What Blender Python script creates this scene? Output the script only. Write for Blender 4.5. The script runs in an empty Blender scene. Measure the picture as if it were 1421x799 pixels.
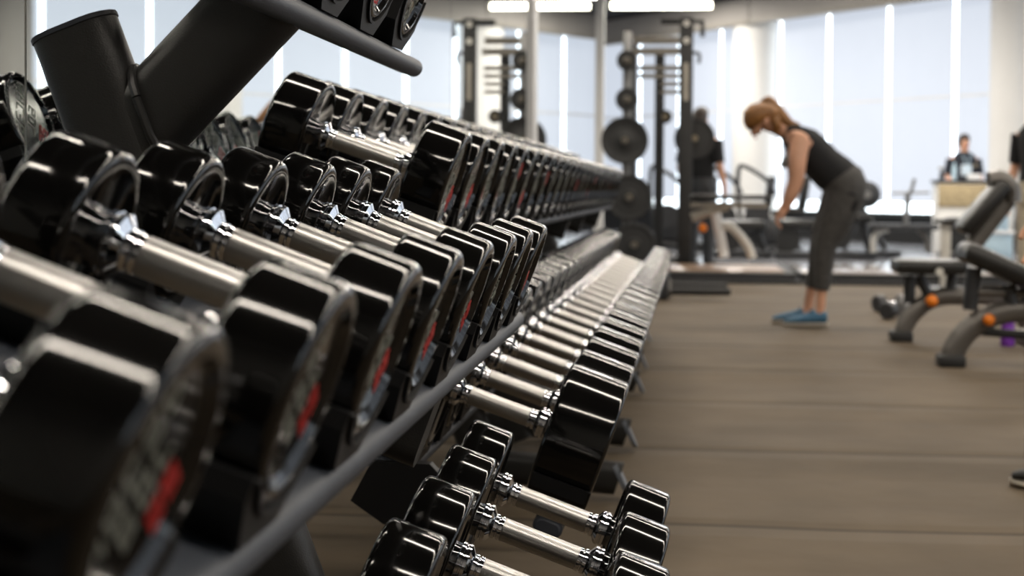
import bpy, bmesh, math, random
from mathutils import Vector, Matrix
random.seed(7)
S = bpy.context.scene
C = S.collection
PI = math.pi
H = 0.88                                   # eye height of the camera above the floor
# ---------------------------------------------------------------- camera
FPX, PX, PY = 2100.0, 710.5, 318.0
def cam_axes():
    y = Vector(((932.3-PX)/FPX, (262.0-PY)/FPX, 1)).normalized()
    d = Vector((math.sin(-.01), math.cos(-.01), 0)); d = (d-y*d.dot(y)).normalized()
    return d.cross(y), y, -d               # world X, Y, Z expressed in camera (right, down, forward)
AX = cam_axes()
def ray(x, y):
    c = Vector(((x-PX)/FPX, (y-PY)/FPX, 1))
    return Vector((c.dot(AX[0]), c.dot(AX[1]), c.dot(AX[2])))
def at(x, y, Y):                           # photo pixel -> world point at distance Y
    r = ray(x, y); r = r*(Y/r.y); return Vector((r.x, r.y, r.z+H))
def on_floor(x, y, z=0):
    r = ray(x, y); r = r*((z-H)/r.z); return Vector((r.x, r.y, z))
cd = bpy.data.cameras.new('camera'); cam = bpy.data.objects.new('camera', cd); C.objects.link(cam); S.camera = cam
right = Vector([a[0] for a in AX]); down = Vector([a[1] for a in AX]); fwd = Vector([a[2] for a in AX])
R3 = Matrix((right, -down, -fwd)).transposed()
cam.matrix_world = Matrix.Translation((0, 0, H)) @ R3.to_4x4()
cd.sensor_width = 36; cd.lens = FPX/1421*36; cd.shift_y = -(399.5-PY)/1421
cd.clip_start = .02; cd.clip_end = 200
cd.dof.use_dof = True; cd.dof.focus_distance = 2.08; cd.dof.aperture_fstop = cd.lens/10.4
# ---------------------------------------------------------------- world, exposure, lamps
w = bpy.data.worlds.new('world'); S.world = w; w.use_nodes = True
w.node_tree.nodes['Background'].inputs[0].default_value = (.62, .64, .68, 1)
w.node_tree.nodes['Background'].inputs[1].default_value = .30
S.view_settings.view_transform = 'Standard'; S.view_settings.look = 'None'
S.view_settings.gamma = 1; S.view_settings.use_curve_mapping = False; S.view_settings.exposure = 0.3
try:
    S.cycles.use_denoising = True; S.cycles.denoiser = 'OPENIMAGEDENOISE'
    S.cycles.max_bounces = 6; S.cycles.sample_clamp_indirect = 6; S.cycles.caustics_reflective = False
except Exception: pass
TUBE_P = 125
for k, ly in enumerate((.2, 3.4, 7.0, 10.6, 14.2, 17.8)):        # rows of fluorescent tubes on the ceiling
    l = bpy.data.lights.new('ceiling_tube_light', 'AREA'); l.shape = 'RECTANGLE'; l.size = 7.4; l.size_y = .085
    l.energy = TUBE_P; l.color = (1, .905, .785)
    o = bpy.data.objects.new('ceiling_tube_light', l); C.objects.link(o); o.location = (2.705, ly, 3.44)

for lx, ly in ((1.0, 23.0), (3.2, 19.2), (-.6, 26.6)):                 # unseen square fill lights, added to brighten the columns and soffit
    l = bpy.data.lights.new('column_fill_light', 'AREA'); l.shape = 'SQUARE'; l.size = 1.1; l.energy = 165; l.color = (1, .95, .88)
    o = bpy.data.objects.new('column_fill_light', l); C.objects.link(o); o.location = (lx, ly, 4.27)

# ---------------------------------------------------------------- materials
def mat(name, col, rough=.5, metal=0, noise=0, scale=8, coat=0, bump=0, bscale=60, emit=0, ecol=None, spec=.5):
    m = bpy.data.materials.new(name); m.use_nodes = True; nt = m.node_tree; b = nt.nodes['Principled BSDF']
    b.inputs['Base Color'].default_value = (*col, 1); b.inputs['Roughness'].default_value = rough
    b.inputs['Metallic'].default_value = metal; b.inputs['Specular IOR Level'].default_value = spec
    if coat: b.inputs['Coat Weight'].default_value = coat; b.inputs['Coat Roughness'].default_value = .05
    tc = nt.nodes.new('ShaderNodeTexCoord')
    if noise:
        n = nt.nodes.new('ShaderNodeTexNoise'); n.inputs['Scale'].default_value = scale; n.inputs['Detail'].default_value = 6
        r = nt.nodes.new('ShaderNodeValToRGB')
        r.color_ramp.elements[0].position = .3; r.color_ramp.elements[1].position = .7
        r.color_ramp.elements[0].color = (*[c*(1-noise) for c in col], 1); r.color_ramp.elements[1].color = (*[min(1, c*(1+noise)) for c in col], 1)
        nt.links.new(tc.outputs['Object'], n.inputs['Vector']); nt.links.new(n.outputs['Fac'], r.inputs['Fac'])
        nt.links.new(r.outputs['Color'], b.inputs['Base Color'])
    if bump:
        n2 = nt.nodes.new('ShaderNodeTexNoise'); n2.inputs['Scale'].default_value = bscale; n2.inputs['Detail'].default_value = 3
        bp = nt.nodes.new('ShaderNodeBump'); bp.inputs['Strength'].default_value = bump; bp.inputs['Distance'].default_value = .002
        nt.links.new(tc.outputs['Object'], n2.inputs['Vector']); nt.links.new(n2.outputs['Fac'], bp.inputs['Height']); nt.links.new(bp.outputs['Normal'], b.inputs['Normal'])
    if emit:
        b.inputs['Emission Color'].default_value = (*(ecol or col), 1); b.inputs['Emission Strength'].default_value = emit
    return m
def knurl_mat():
    m = mat('knurled_steel', (.485, .478, .465), .30, 1); nt = m.node_tree; b = nt.nodes['Principled BSDF']
    tc = nt.nodes.new('ShaderNodeTexCoord'); hs = []
    for sg in (1, -1):
        mp = nt.nodes.new('ShaderNodeMapping'); mp.inputs['Rotation'].default_value = (0, 0, sg*.6)
        wv = nt.nodes.new('ShaderNodeTexWave'); wv.inputs['Scale'].default_value = 170; wv.inputs['Distortion'].default_value = 0
        nt.links.new(tc.outputs['Object'], mp.inputs['Vector']); nt.links.new(mp.outputs['Vector'], wv.inputs['Vector']); hs.append(wv)
    mx = nt.nodes.new('ShaderNodeMath'); mx.operation = 'MULTIPLY'
    nt.links.new(hs[0].outputs['Fac'], mx.inputs[0]); nt.links.new(hs[1].outputs['Fac'], mx.inputs[1])
    bp = nt.nodes.new('ShaderNodeBump'); bp.inputs['Strength'].default_value = .35; bp.inputs['Distance'].default_value = .0006
    nt.links.new(mx.outputs[0], bp.inputs['Height']); nt.links.new(bp.outputs['Normal'], b.inputs['Normal'])
    return m
def floor_mat():
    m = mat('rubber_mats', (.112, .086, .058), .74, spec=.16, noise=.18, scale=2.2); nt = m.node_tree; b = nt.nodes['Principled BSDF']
    ramp = [n for n in nt.nodes if n.type == 'VALTORGB'][0]
    tc = nt.nodes.new('ShaderNodeTexCoord'); sp = nt.nodes.new('ShaderNodeSeparateXYZ')
    nt.links.new(tc.outputs['Object'], sp.inputs[0])
    a = nt.nodes.new('ShaderNodeMath'); a.operation = 'SUBTRACT'; a.inputs[1].default_value = 4.02-1.15*10
    d = nt.nodes.new('ShaderNodeMath'); d.operation = 'DIVIDE'; d.inputs[1].default_value = 1.15
    f = nt.nodes.new('ShaderNodeMath'); f.operation = 'FRACT'
    nz = nt.nodes.new('ShaderNodeTexNoise'); nz.inputs['Scale'].default_value = .7
    nm = nt.nodes.new('ShaderNodeMath'); nm.operation = 'MULTIPLY_ADD'; nm.inputs[1].default_value = .10
    nt.links.new(tc.outputs['Object'], nz.inputs['Vector'])
    nt.links.new(nz.outputs['Fac'], nm.inputs[0]); nt.links.new(sp.outputs['Y'], nm.inputs[2])
    nt.links.new(nm.outputs[0], a.inputs[0]); nt.links.new(a.outputs[0], d.inputs[0]); nt.links.new(d.outputs[0], f.inputs[0])
    r2 = nt.nodes.new('ShaderNodeValToRGB'); e = r2.color_ramp.elements
    e[0].position = 0; e[0].color = (.25, .25, .25, 1); e[1].position = .022; e[1].color = (1, 1, 1, 1)
    x = e.new(.985); x.color = (1, 1, 1, 1); x = e.new(1.0); x.color = (.35, .35, .35, 1)
    nt.links.new(f.outputs[0], r2.inputs['Fac'])
    mx = nt.nodes.new('ShaderNodeMix'); mx.data_type = 'RGBA'; mx.blend_type = 'MULTIPLY'; mx.inputs['Factor'].default_value = 1
    nt.links.new(ramp.outputs['Color'], mx.inputs['A']); nt.links.new(r2.outputs['Color'], mx.inputs['B'])
    nt.links.new(mx.outputs['Result'], b.inputs['Base Color'])
    # the mats lie slightly wavy: a soft hump near each seam
    r3 = nt.nodes.new('ShaderNodeValToRGB'); e = r3.color_ramp.elements; e[0].position = 0; e[0].color = (0, 0, 0, 1); e[1].position = 1; e[1].color = (0, 0, 0, 1)
    for p_, v in ((.08, .55), (.3, .15), (.6, .1), (.9, .8)):
        x = e.new(p_); x.color = (v, v, v, 1)
    n3 = nt.nodes.new('ShaderNodeTexNoise'); n3.inputs['Scale'].default_value = 1.6; n3.inputs['Detail'].default_value = 4
    nt.links.new(tc.outputs['Object'], n3.inputs['Vector'])
    ad = nt.nodes.new('ShaderNodeMath'); ad.operation = 'MULTIPLY_ADD'; ad.inputs[1].default_value = 1.1
    nt.links.new(f.outputs[0], r3.inputs['Fac']); nt.links.new(n3.outputs['Fac'], ad.inputs[0]); nt.links.new(r3.outputs['Color'], ad.inputs[2])
    bp = nt.nodes.new('ShaderNodeBump'); bp.inputs['Strength'].default_value = .45; bp.inputs['Distance'].default_value = .04
    nt.links.new(ad.outputs[0], bp.inputs['Height']); nt.links.new(bp.outputs['Normal'], b.inputs['Normal'])
    return m
M = dict(
    urethane=mat('black_urethane', (.0040, .0038, .0036), .085, spec=.5, noise=.2, scale=20),
    chrome=mat('chrome', (.78, .79, .82), .07, 1, noise=.03, scale=15),
    knurl=knurl_mat(),
    frame=mat('powder_coated_steel', (.016, .0155, .0145), .42, bump=.25, bscale=500, noise=.1, scale=30),
    rail=mat('grey_rail_paint', (.032, .037, .047), .55, bump=.2, bscale=500, noise=.08, scale=30),
    saddle=mat('saddle_plastic', (.0045, .0045, .005), .5, spec=.3, noise=.15, scale=25),
    capgrey=mat('grey_end_cap', (.13, .145, .17), .45, noise=.1, scale=20),
    letter=mat('raised_grey_lettering', (.20, .21, .18), .5, noise=.25, scale=60),
    red=mat('red_marking', (.46, .020, .018), .45, noise=.15, scale=60),
    floor=floor_mat(),
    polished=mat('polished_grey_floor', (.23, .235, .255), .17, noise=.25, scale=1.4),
    wood=mat('platform_wood', (.30, .20, .13), .3, noise=.25, scale=3),
    deck=mat('glossy_deck', (.42, .37, .34), .13, noise=.1, scale=2),
    black=mat('black_rubber', (.012, .012, .012), .6, noise=.2, scale=12),
    vinyl=mat('black_vinyl', (.010, .0095, .009), .38, noise=.2, scale=12),
    dark=mat('dark_machine_steel', (.030, .031, .034), .4, noise=.15, scale=10),
    grey=mat('machine_grey', (.22, .22, .22), .38, .3, noise=.1, scale=10),
    silver=mat('bench_frame_grey', (.14, .13, .118), .38, .35, noise=.1, scale=10),
    pale=mat('pale_frame', (.62, .60, .55), .4, noise=.06, scale=10),
    white=mat('white_paint', (.80, .80, .80), .5, noise=.03, scale=4),
    beigebar=mat('beige_grey_bar', (.36, .33, .28), .5, noise=.1, scale=10),
    wall=mat('off_white_plaster', (.42, .39, .355), .7, noise=.04, scale=2),
    column=mat('column_paint', (.84, .82, .78), .6, noise=.03, scale=2),
    greycol=mat('grey_column_paint', (.30, .29, .27), .6, noise=.05, scale=2),
    ceiling=mat('dark_ceiling', (.012, .012, .013), .9, noise=.3, scale=1),
    blind=mat('lit_roller_blind', (.25, .26, .28), .8, noise=.03, scale=3, emit=.575, ecol=(.80, .875, 1.0)),
    glass=mat('daylit_window', (.8, .9, 1), .1, emit=3.2, ecol=(.88, .96, 1), noise=.02, scale=1),
    tube=mat('fluorescent_tube', (1, 1, .9), .4, emit=9, ecol=(1, .96, .78), noise=.01),
    alu=mat('aluminium_trim', (.72, .70, .66), .3, .85, noise=.05, scale=10),
    seam=mat('mirror_joint', (.02, .025, .025), .5, noise=.1),
    orange=mat('orange_knob', (.85, .22, .01), .4, noise=.08, scale=30),
    purple=mat('purple_bottle', (.20, .05, .42), .25, noise=.1, scale=30),
    skin=mat('skin', (.62, .33, .21), .5, noise=.08, scale=14),
    hair=mat('auburn_hair', (.24, .105, .028), .5, noise=.35, scale=40),
    darkhair=mat('dark_brown_hair', (.035, .022, .015), .5, noise=.3, scale=40),
    blacktop=mat('black_cotton', (.008, .008, .009), .9, noise=.2, scale=30),
    leggings=mat('charcoal_leggings', (.050, .047, .044), .75, noise=.3, scale=26),
    navy=mat('dark_navy_polo', (.012, .016, .026), .8, noise=.2, scale=30),
    badge=mat('badge_card', (.66, .78, .88), .5, noise=.04),
    shoeblue=mat('teal_blue_mesh', (.045, .14, .24), .6, noise=.35, scale=50),
    sole=mat('pale_rubber_sole', (.42, .38, .32), .6, noise=.1, scale=20),
    tan=mat('woven_tan_wicker', (.42, .33, .19), .7, noise=.3, scale=35),
    hub=mat('worn_brass_hub', (.24, .20, .14), .45, .5, noise=.2, scale=30),
    paleblue=mat('pale_blue_plastic', (.50, .66, .76), .35, noise=.06, scale=8),
    beige=mat('beige_cloth', (.50, .45, .36), .85, noise=.1, scale=20),
)
mir = bpy.data.materials.new('wall_mirror'); mir.use_nodes = True
b_ = mir.node_tree.nodes['Principled BSDF']; b_.inputs['Base Color'].default_value = (.84, .88, .87, 1); b_.inputs['Metallic'].default_value = 1; b_.inputs['Roughness'].default_value = .012
M['mirror'] = mir

# ---------------------------------------------------------------- helpers
def obj(name, bm, m, parent=None, smooth=True, ang=35):
    me = bpy.data.meshes.new(name)
    bmesh.ops.recalc_face_normals(bm, faces=bm.faces[:])
    bm.to_mesh(me); bm.free()
    if smooth:
        for p in me.polygons: p.use_smooth = True
        me.set_sharp_from_angle(angle=math.radians(ang))
    me.materials.append(M[m] if isinstance(m, str) else m)
    o = bpy.data.objects.new(name, me); C.objects.link(o)
    if parent: o.parent = parent
    return o
def tag(o, label, cat, group=None, kind=None):
    if label: o['label'] = label
    if cat: o['category'] = cat
    if group: o['group'] = group
    if kind: o['kind'] = kind
    return o
def thing(name, label, cat, loc=(0, 0, 0), rotz=0, group=None):
    o = bpy.data.objects.new(name, None); C.objects.link(o); o.empty_display_size = .1
    o.location = loc; o.rotation_euler = (0, 0, rotz); return tag(o, label, cat, group)
def struct(name, bm, m, smooth=False): return tag(obj(name, bm, m, None, smooth), None, None, kind='structure')
def copy_tree(o, parent=None):
    c = o.copy(); C.objects.link(c); c.parent = parent
    for ch in list(o.children): copy_tree(ch, c)
    return c
NB = bmesh.new
def box(bm, c, s, rot=None, bevel=0):
    r = bmesh.ops.create_cube(bm, size=1); vs = r['verts']
    bmesh.ops.scale(bm, verts=vs, vec=s)
    if bevel:
        es = list({e for v in vs for e in v.link_edges})
        g = bmesh.ops.bevel(bm, geom=es, offset=bevel, segments=2, affect='EDGES', profile=.5)
        vs = list({v for f in g['faces'] for v in f.verts} | {v for v in vs if v.is_valid})
    if rot is not None: bmesh.ops.transform(bm, matrix=rot.to_4x4(), verts=vs)
    bmesh.ops.translate(bm, verts=vs, vec=c); return vs
def ry(a): return Matrix.Rotation(a, 3, 'Y')
def prism(bm, sec, O, U, V, W):            # section (u, v) in the U,V plane swept by W
    O, U, V, W = Vector(O), Vector(U), Vector(V), Vector(W)
    a = [bm.verts.new(O+U*u+V*v) for u, v in sec]; b = [bm.verts.new(O+U*u+V*v+W) for u, v in sec]
    n = len(sec)
    for i in range(n): bm.faces.new((a[i], a[(i+1) % n], b[(i+1) % n], b[i]))
    bm.faces.new(a[::-1]); bm.faces.new(b)
def stadium(wd, ht, n=8):                  # long side along u
    r = ht/2; s = wd/2-r; p = []
    for k in range(n+1): t = -PI/2+PI*k/n; p.append((s+r*math.cos(t), r*math.sin(t)))
    for k in range(n+1): t = PI/2+PI*k/n; p.append((-s+r*math.cos(t), r*math.sin(t)))
    return p
def lathe(bm, prof, seg=48, O=(0, 0, 0), axis='X'):   # prof: (along, radius)
    O = Vector(O)
    def P(t, r, a):
        c, s = r*math.cos(a), r*math.sin(a)
        return O+Vector({'X': (t, c, s), 'Y': (c, t, s), 'Z': (c, s, t)}[axis])
    rings = []
    for t, r in prof:
        rings.append([bm.verts.new(P(t, 0, 0))] if r < 1e-6 else [bm.verts.new(P(t, r, 2*PI*k/seg)) for k in range(seg)])
    for A, B in zip(rings, rings[1:]):
        for k in range(seg):
            j = (k+1) % seg
            if len(A) == 1 and len(B) == 1: continue
            if len(A) == 1: bm.faces.new((A[0], B[k], B[j]))
            elif len(B) == 1: bm.faces.new((A[k], A[j], B[0]))
            else: bm.faces.new((A[k], A[j], B[j], B[k]))
    for rr in (rings[0], rings[-1]):
        if len(rr) > 1: bm.faces.new(rr)
def smoothpath(pts, n=5):
    pts = [Vector(p) for p in pts]; out = []
    for i in range(len(pts)-1):
        p0, p1, p2, p3 = pts[max(i-1, 0)], pts[i], pts[i+1], pts[min(i+2, len(pts)-1)]
        for k in range(n):
            t = k/n
            out.append(.5*((2*p1)+(p2-p0)*t+(2*p0-5*p1+4*p2-p3)*t*t+(3*p1-p0-3*p2+p3)*t**3))
    out.append(pts[-1]); return out
def tube(bm, pts, r, seg=12, up=(0, 1, 0), flat=1.0):   # r number or list; flat scales the section across 'up'
    pts = [Vector(p) for p in pts]; n = len(pts); rings = []
    for i, p in enumerate(pts):
        t = (pts[min(i+1, n-1)]-pts[max(i-1, 0)]).normalized(); u = Vector(up)
        if abs(u.dot(t)) > .95: u = Vector((1, 0, 0)) if abs(t.x) < .9 else Vector((0, 0, 1))
        u = (u-t*u.dot(t)).normalized(); v = t.cross(u); rr = r[i] if isinstance(r, (list, tuple)) else r
        rings.append([bm.verts.new(p+u*(math.cos(2*PI*k/seg)*rr*flat)+v*(math.sin(2*PI*k/seg)*rr)) for k in range(seg)])
    for A, B in zip(rings, rings[1:]):
        for k in range(seg): j = (k+1) % seg; bm.faces.new((A[k], A[j], B[j], B[k]))
    bm.faces.new(rings[0][::-1]); bm.faces.new(rings[-1])
def ball(bm, c, r, sc=(1, 1, 1), rot=None, seg=20):
    vs = bmesh.ops.create_uvsphere(bm, u_segments=seg, v_segments=seg//2+2, radius=r)['verts']
    bmesh.ops.scale(bm, verts=vs, vec=sc)
    if rot is not None: bmesh.ops.transform(bm, matrix=rot.to_4x4(), verts=vs)
    bmesh.ops.translate(bm, verts=vs, vec=c)
def ordinal(k): return ('first second third fourth fifth sixth seventh eighth ninth tenth eleventh twelfth thirteenth fourteenth fifteenth sixteenth '
    'seventeenth eighteenth nineteenth twentieth twenty-first twenty-second twenty-third twenty-fourth twenty-fifth twenty-sixth').split()[k]

# ================================================================= SETTING
W = [(-3.6, 34.6), (-1.0, 31.3), (1.72, 27.3), (4.75, 23.4), (7.2, 20), (9, 16), (10, 11), (10.3, 5), (10.3, -3)]
W = [Vector((x, y, 0)) for x, y in W]
CUM = [-(W[1]-W[0]).length]
for a, b in zip(W, W[1:]): CUM.append(CUM[-1]+(b-a).length)
def wp(s):
    for i in range(len(W)-1):
        if s <= CUM[i+1] or i == len(W)-2:
            t = (s-CUM[i])/(CUM[i+1]-CUM[i]); d = (W[i+1]-W[i]).normalized()
            return W[i].lerp(W[i+1], t), d
CEIL, SILL, WTOP = 4.30, .52, 3.86
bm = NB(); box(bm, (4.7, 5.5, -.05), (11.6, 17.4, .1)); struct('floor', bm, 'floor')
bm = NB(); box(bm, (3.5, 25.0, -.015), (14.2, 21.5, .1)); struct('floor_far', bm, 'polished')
bm = NB(); box(bm, (4.7, 14.235, .014), (11.3, .05, .045)); struct('trim_1', bm, 'black')
bm = NB(); box(bm, (3.5, 15.5, CEIL+.05), (15, 40, .1)); struct('ceiling', bm, 'ceiling')
bm = NB(); box(bm, (4.7, -3.05, 2.15), (11.6, .1, 4.3)); struct('wall_back', bm, 'greycol')
def wall_strip(bm, s0, s1, z0, z1, off, th):     # slab following the curved wall
    n = max(1, int((s1-s0)/.5)); pr = None
    ss = sorted({s0, s1} | {c for c in CUM if s0 < c < s1})
    for a, b in zip(ss, ss[1:]):
        p, d = wp(a+1e-6); q, _ = wp(b-1e-6); nrm = Vector((-d.y, d.x, 0)); nrm = nrm if nrm.dot(Vector((1, 1, 0))) > 0 else -nrm
        o = p+nrm*off
        prism(bm, [(0, 0), (1, 0), (1, 1), (0, 1)], o+Vector((0, 0, z0)), q-p, Vector((0, 0, z1-z0)), nrm*th)
S0, S1 = CUM[0]+.02, CUM[-1]-.02
bm = NB(); wall_strip(bm, S0, S1, 0, SILL-.08, .0, .25); struct('wall_far', bm, 'black')
bm = NB(); wall_strip(bm, S0, S1, SILL-.08, SILL, -.06, .3); struct('trim_2', bm, 'seam')
bm = NB(); wall_strip(bm, S0, S1, WTOP, CEIL-.02, -.5, .75); struct('wall_soffit', bm, 'wall')
bm = NB(); wall_strip(bm, S0, S1, WTOP-.06, WTOP, -.52, .06); struct('trim_3', bm, 'beigebar')
# columns: (start, end, material)
for i, (a, b, m_) in enumerate(((4.05, 4.98, 'column'), (9.88, 10.62, 'column'), (13.55, 14.6, 'greycol'))):
    p, d = wp((a+b)/2); bm = NB(); rad = (b-a)/2
    lathe(bm, [(0, rad), (CEIL-.03, rad)], 40, (p.x, p.y, 0), 'Z'); struct('column_%d' % (i+1), bm, m_, True)
# windows: bright panes behind roller blinds with open gaps between them
gaps = [-3.6, -2.2, -.8, .57, 1.95, 3.34, 5.08, 6.29, 7.67, 9.06, 11.5, 13.3, 15.9, 17.3, 18.7, 20.1, 21.5, 22.9, 24.3, 25.7, 27.1, 28.5, 29.9, 31.3, 32.7, 34.1, 35.5, 36.9]
bm = NB(); wall_strip(bm, S0, S1, SILL, WTOP+.05, .12, .02); struct('window_1', bm, 'glass')
bm = NB(); wall_strip(bm, S0, S1, 2.325, 2.355, .008, .006); struct('mullion_shadow', bm, 'column')  # thin strip over the blinds, standing in for the transom's shadow line
for i, (a, b) in enumerate(zip(gaps, gaps[1:])):
    bm = NB(); wall_strip(bm, a+.040, b-.040, SILL+.19, WTOP+.03, .02, .006)
    o = obj('roller_blind', bm, 'blind', None, False); vis = .5 < a < 9.5
    lab = {2: 'white backlit roller blind behind the plate tree', 3: 'white backlit roller blind behind the squat rack', 4: 'narrow white backlit blind just left of the slim column',
           5: 'white backlit blind partly covered by the slim column', 6: 'white backlit roller blind right of the bent-over woman\'s head', 7: 'white backlit blind above the bent-over woman\'s hips',
           8: 'white backlit roller blind left of the man in the polo shirt', 9: 'white backlit blind behind the man in the polo, beside the big column'}.get(i-1)
    tag(o, lab or 'white backlit roller blind far along the curved window wall, outside the direct view', 'blind', 'roller blinds on the window wall')
    bm = NB(); wall_strip(bm, a+.040, b-.040, SILL+.17, SILL+.19, .015, .016); obj('hem_bar', bm, 'white', o, False)
# mirror wall on the left
XM = -1.008
bm = NB(); box(bm, (XM-.055, 9.0, 2.15), (.1, 24, 4.3)); struct('wall_left', bm, 'wall')
seams = [-3.0, 0.0, 2.28, 4.57, 6.84, 9.1, 10.86, 13.4, 16.0, 18.5, 20.9]
for i, (a, b) in enumerate(zip(seams, seams[1:])):
    bm = NB(); box(bm, (XM-.002, (a+b)/2, 2.16), (.006, b-a-.008, 4.26)); tag(obj('wall_mirror', bm, 'mirror', None, False),
        ['frameless wall mirror panel behind the camera', 'frameless wall mirror panel beside the front of the near rack', 'frameless wall mirror panel behind the thick slanted post of the near rack',
         'frameless wall mirror panel above the start of the far dumbbell rack', 'wall mirror panel reflecting two bright window gaps', 'wall mirror panel reflecting the squat rack post',
         'narrow wall mirror panel just left of the silver trim', 'wall mirror panel just right of the silver trim', 'wall mirror panel second beyond the silver trim',
         'wall mirror panel third beyond the silver trim'][i] if i < 10 else 'wall mirror panel', 'mirror', 'mirror panels along the left wall')
bm = NB(); box(bm, (XM+.012, 10.86, 2.16), (.03, .045, 4.24)); box(bm, (XM+.012, 10.72, 2.16), (.03, .03, 4.24)); box(bm, (XM+.012, 11.0, 2.16), (.03, .03, 4.24))
box(bm, (XM+.005, 10.86, 2.16), (.012, .28, 4.24)); struct('trim_5', bm, 'white')
bm = NB(); box(bm, (XM-.02, 21.0, 2.15), (.16, .22, 4.28)); struct('trim_6', bm, 'column')
# the tube light seen at the far end
t = thing('ceiling_light', 'long glowing fluorescent tube hanging under the dark ceiling', 'light', (-.18, 21, 3.40))
bm = NB(); lathe(bm, [(-.68, .0), (-.68, .045), (.70, .045), (.70, 0)], 16); obj('tube', bm, 'tube', t)
bm = NB(); box(bm, (0, 0, .075), (1.44, .12, .05)); obj('housing', bm, 'dark', t)
bm = NB(); box(bm, (-.5, 0, .48), (.012, .012, .78)); box(bm, (.5, 0, .48), (.012, .012, .78)); obj('hanger', bm, 'dark', t)

# ================================================================= DUMBBELLS
# rows: centre X, Z, head radius, half gap between heads, half length, tilt, slot Ys
ROWS = dict(
    M=dict(X=-.3716, Z=H-.0777, R=.0747, g=.0983, e=.1585, t=.354, Y=[.643, .929, 1.19, 1.436, 1.69, 1.945, 2.182, 2.429]),
    N=dict(X=-.1876, Z=H-.5214, R=.0914, g=.0992, e=.172, t=.348, Y=[1.41, 1.695, 1.953, 2.199, 2.44]),
    T=dict(st=.08, X=-.5556, Z=H+.366, R=.0747, g=.0983, e=.1585, t=.354, Y=[1.69, 1.925, 2.165, 2.41]),
    U=dict(X=-.588, Z=H+.0686, R=.1004, g=.1018, e=.1837, t=.334, sl=.015, Y=[2.87+.2535*k for k in range(26)]),
    B=dict(X=-.318, Z=H-.410, R=.1244, g=.0994, e=.2156, t=.340, sl=.015, Y=[2.812+.2645*k for k in range(23)]),
)
GLYPH = {0: 'abcdef', 1: 'bcg', 2: 'abged', 3: 'abgcd', 4: 'fgbc', 5: 'afgcd', 6: 'afgedc', 7: 'afed', 8: 'abcdefg', 9: 'fed'}
def glyph(bm, x, u0, v0, wd, ht, st, segs, slant=.18):
    L = {'a': ((0, 1), (1, 1)), 'b': ((1, 1), (1, .5)), 'c': ((1, .5), (1, 0)), 'd': ((0, 0), (1, 0)), 'e': ((0, 0), (0, .5)), 'f': ((0, .5), (0, 1)), 'g': ((0, .5), (1, .5))}
    for s in segs:
        (a, b), (c, d) = L[s]
        p = Vector((0, u0+a*wd+b*ht*slant, v0+b*ht)); q = Vector((0, u0+c*wd+d*ht*slant, v0+d*ht))
        dd = (q-p).normalized(); n = Vector((0, -dd.z, dd.y))*st/2; p -= dd*st/2; q += dd*st/2
        X = Vector((x, 0, 0))
        prism(bm, [(0, 0), (1, 0), (1, 1), (0, 1)], p-n+X, q-p, n*2, Vector((.0016, 0, 0)))
def head_mesh(R, wdt):
    bm = NB(); b = .0085; pr = [(.003, 0), (.003, R-b*2.3), (0, R-b*1.7), (0, R-b)]
    for k in range(1, 7): a = PI/2*k/6; pr.append((b-b*math.cos(a), R-b+b*math.sin(a)))
    for k in range(0, 7): a = PI/2*k/6; pr.append((wdt-b+b*math.sin(a), R-b+b*math.cos(a)))
    pr += [(wdt, R-b*1.5), (wdt-.006, R-b*2.2), (wdt-.007, 0)]
    lathe(bm, pr, 72); return bm
def make_dumbbell(r, label, group, letters=True, seg=40):
    R, g, e = r['R'], r['g'], r['e']
    root = thing('dumbbell', label, 'dumbbell', group=group)
    hr = .0172
    bm = NB(); lathe(bm, [(-g+.040, 0), (-g+.040, hr-.001), (-g+.041, hr), (0, hr), (g-.041, hr), (g-.040, hr-.001), (g-.040, 0)], seg); obj('handle', bm, 'knurl', root)
    for sg in (1, -1):
        bm = NB(); x0 = g-.041
        lathe(bm, [(x0, .0145), (x0+.001, .0178), (x0+.0055, .0182), (x0+.0065, .0160), (x0+.008, .0160), (x0+.009, .0185), (x0+.0135, .0190), (x0+.0145, .0175),
                   (x0+.0205, .0265), (x0+.0215, .0280), (x0+.026, .0280), (x0+.027, .0262), (x0+.0285, .0262), (x0+.0295, .0280), (x0+.034, .0280), (x0+.0355, .0250), (g+.003, .0245)], seg)
        c = obj('collar', bm, 'chrome', root, ang=20)
        if sg < 0: c.rotation_euler = (0, 0, PI)
        hd = obj('head', head_mesh(R, e-g), 'urethane', root)
        hd.location = (sg*g, 0, 0)
        if sg < 0: hd.rotation_euler = (0, 0, PI)
        if letters:
            x = e-g-.0072; bm = NB(); k = R/.0747
            for i, q in enumerate((4, 8, 7, 3, 6)): glyph(bm, x, (-.046+i*.0190)*k, .016*k, .0110*k, .020*k, .0026*k, GLYPH[q])
            for i, q in enumerate((6, 0, 9)): glyph(bm, x, (-.030+i*.0190)*k, -.014*k, .0110*k, .017*k, .0026*k, GLYPH[q])
            obj('lettering', bm, 'letter', hd, False)
            bm = NB()
            for i, q in enumerate((2, 5)): glyph(bm, x, (-.016+i*.0165)*k, -.049*k, .0095*k, .019*k, .0042*k, GLYPH[q])
            o_ = obj('red_mark', bm, 'red', hd, False)
    return root
ANG = dict(M=[1.2, 1.15, 1.0, 1.0, 1.1, -1.0, -1.2, .9], U=[.9, 1.0, -1.1, -1.0, 2.3, .6, -.9, 2.0])
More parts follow.
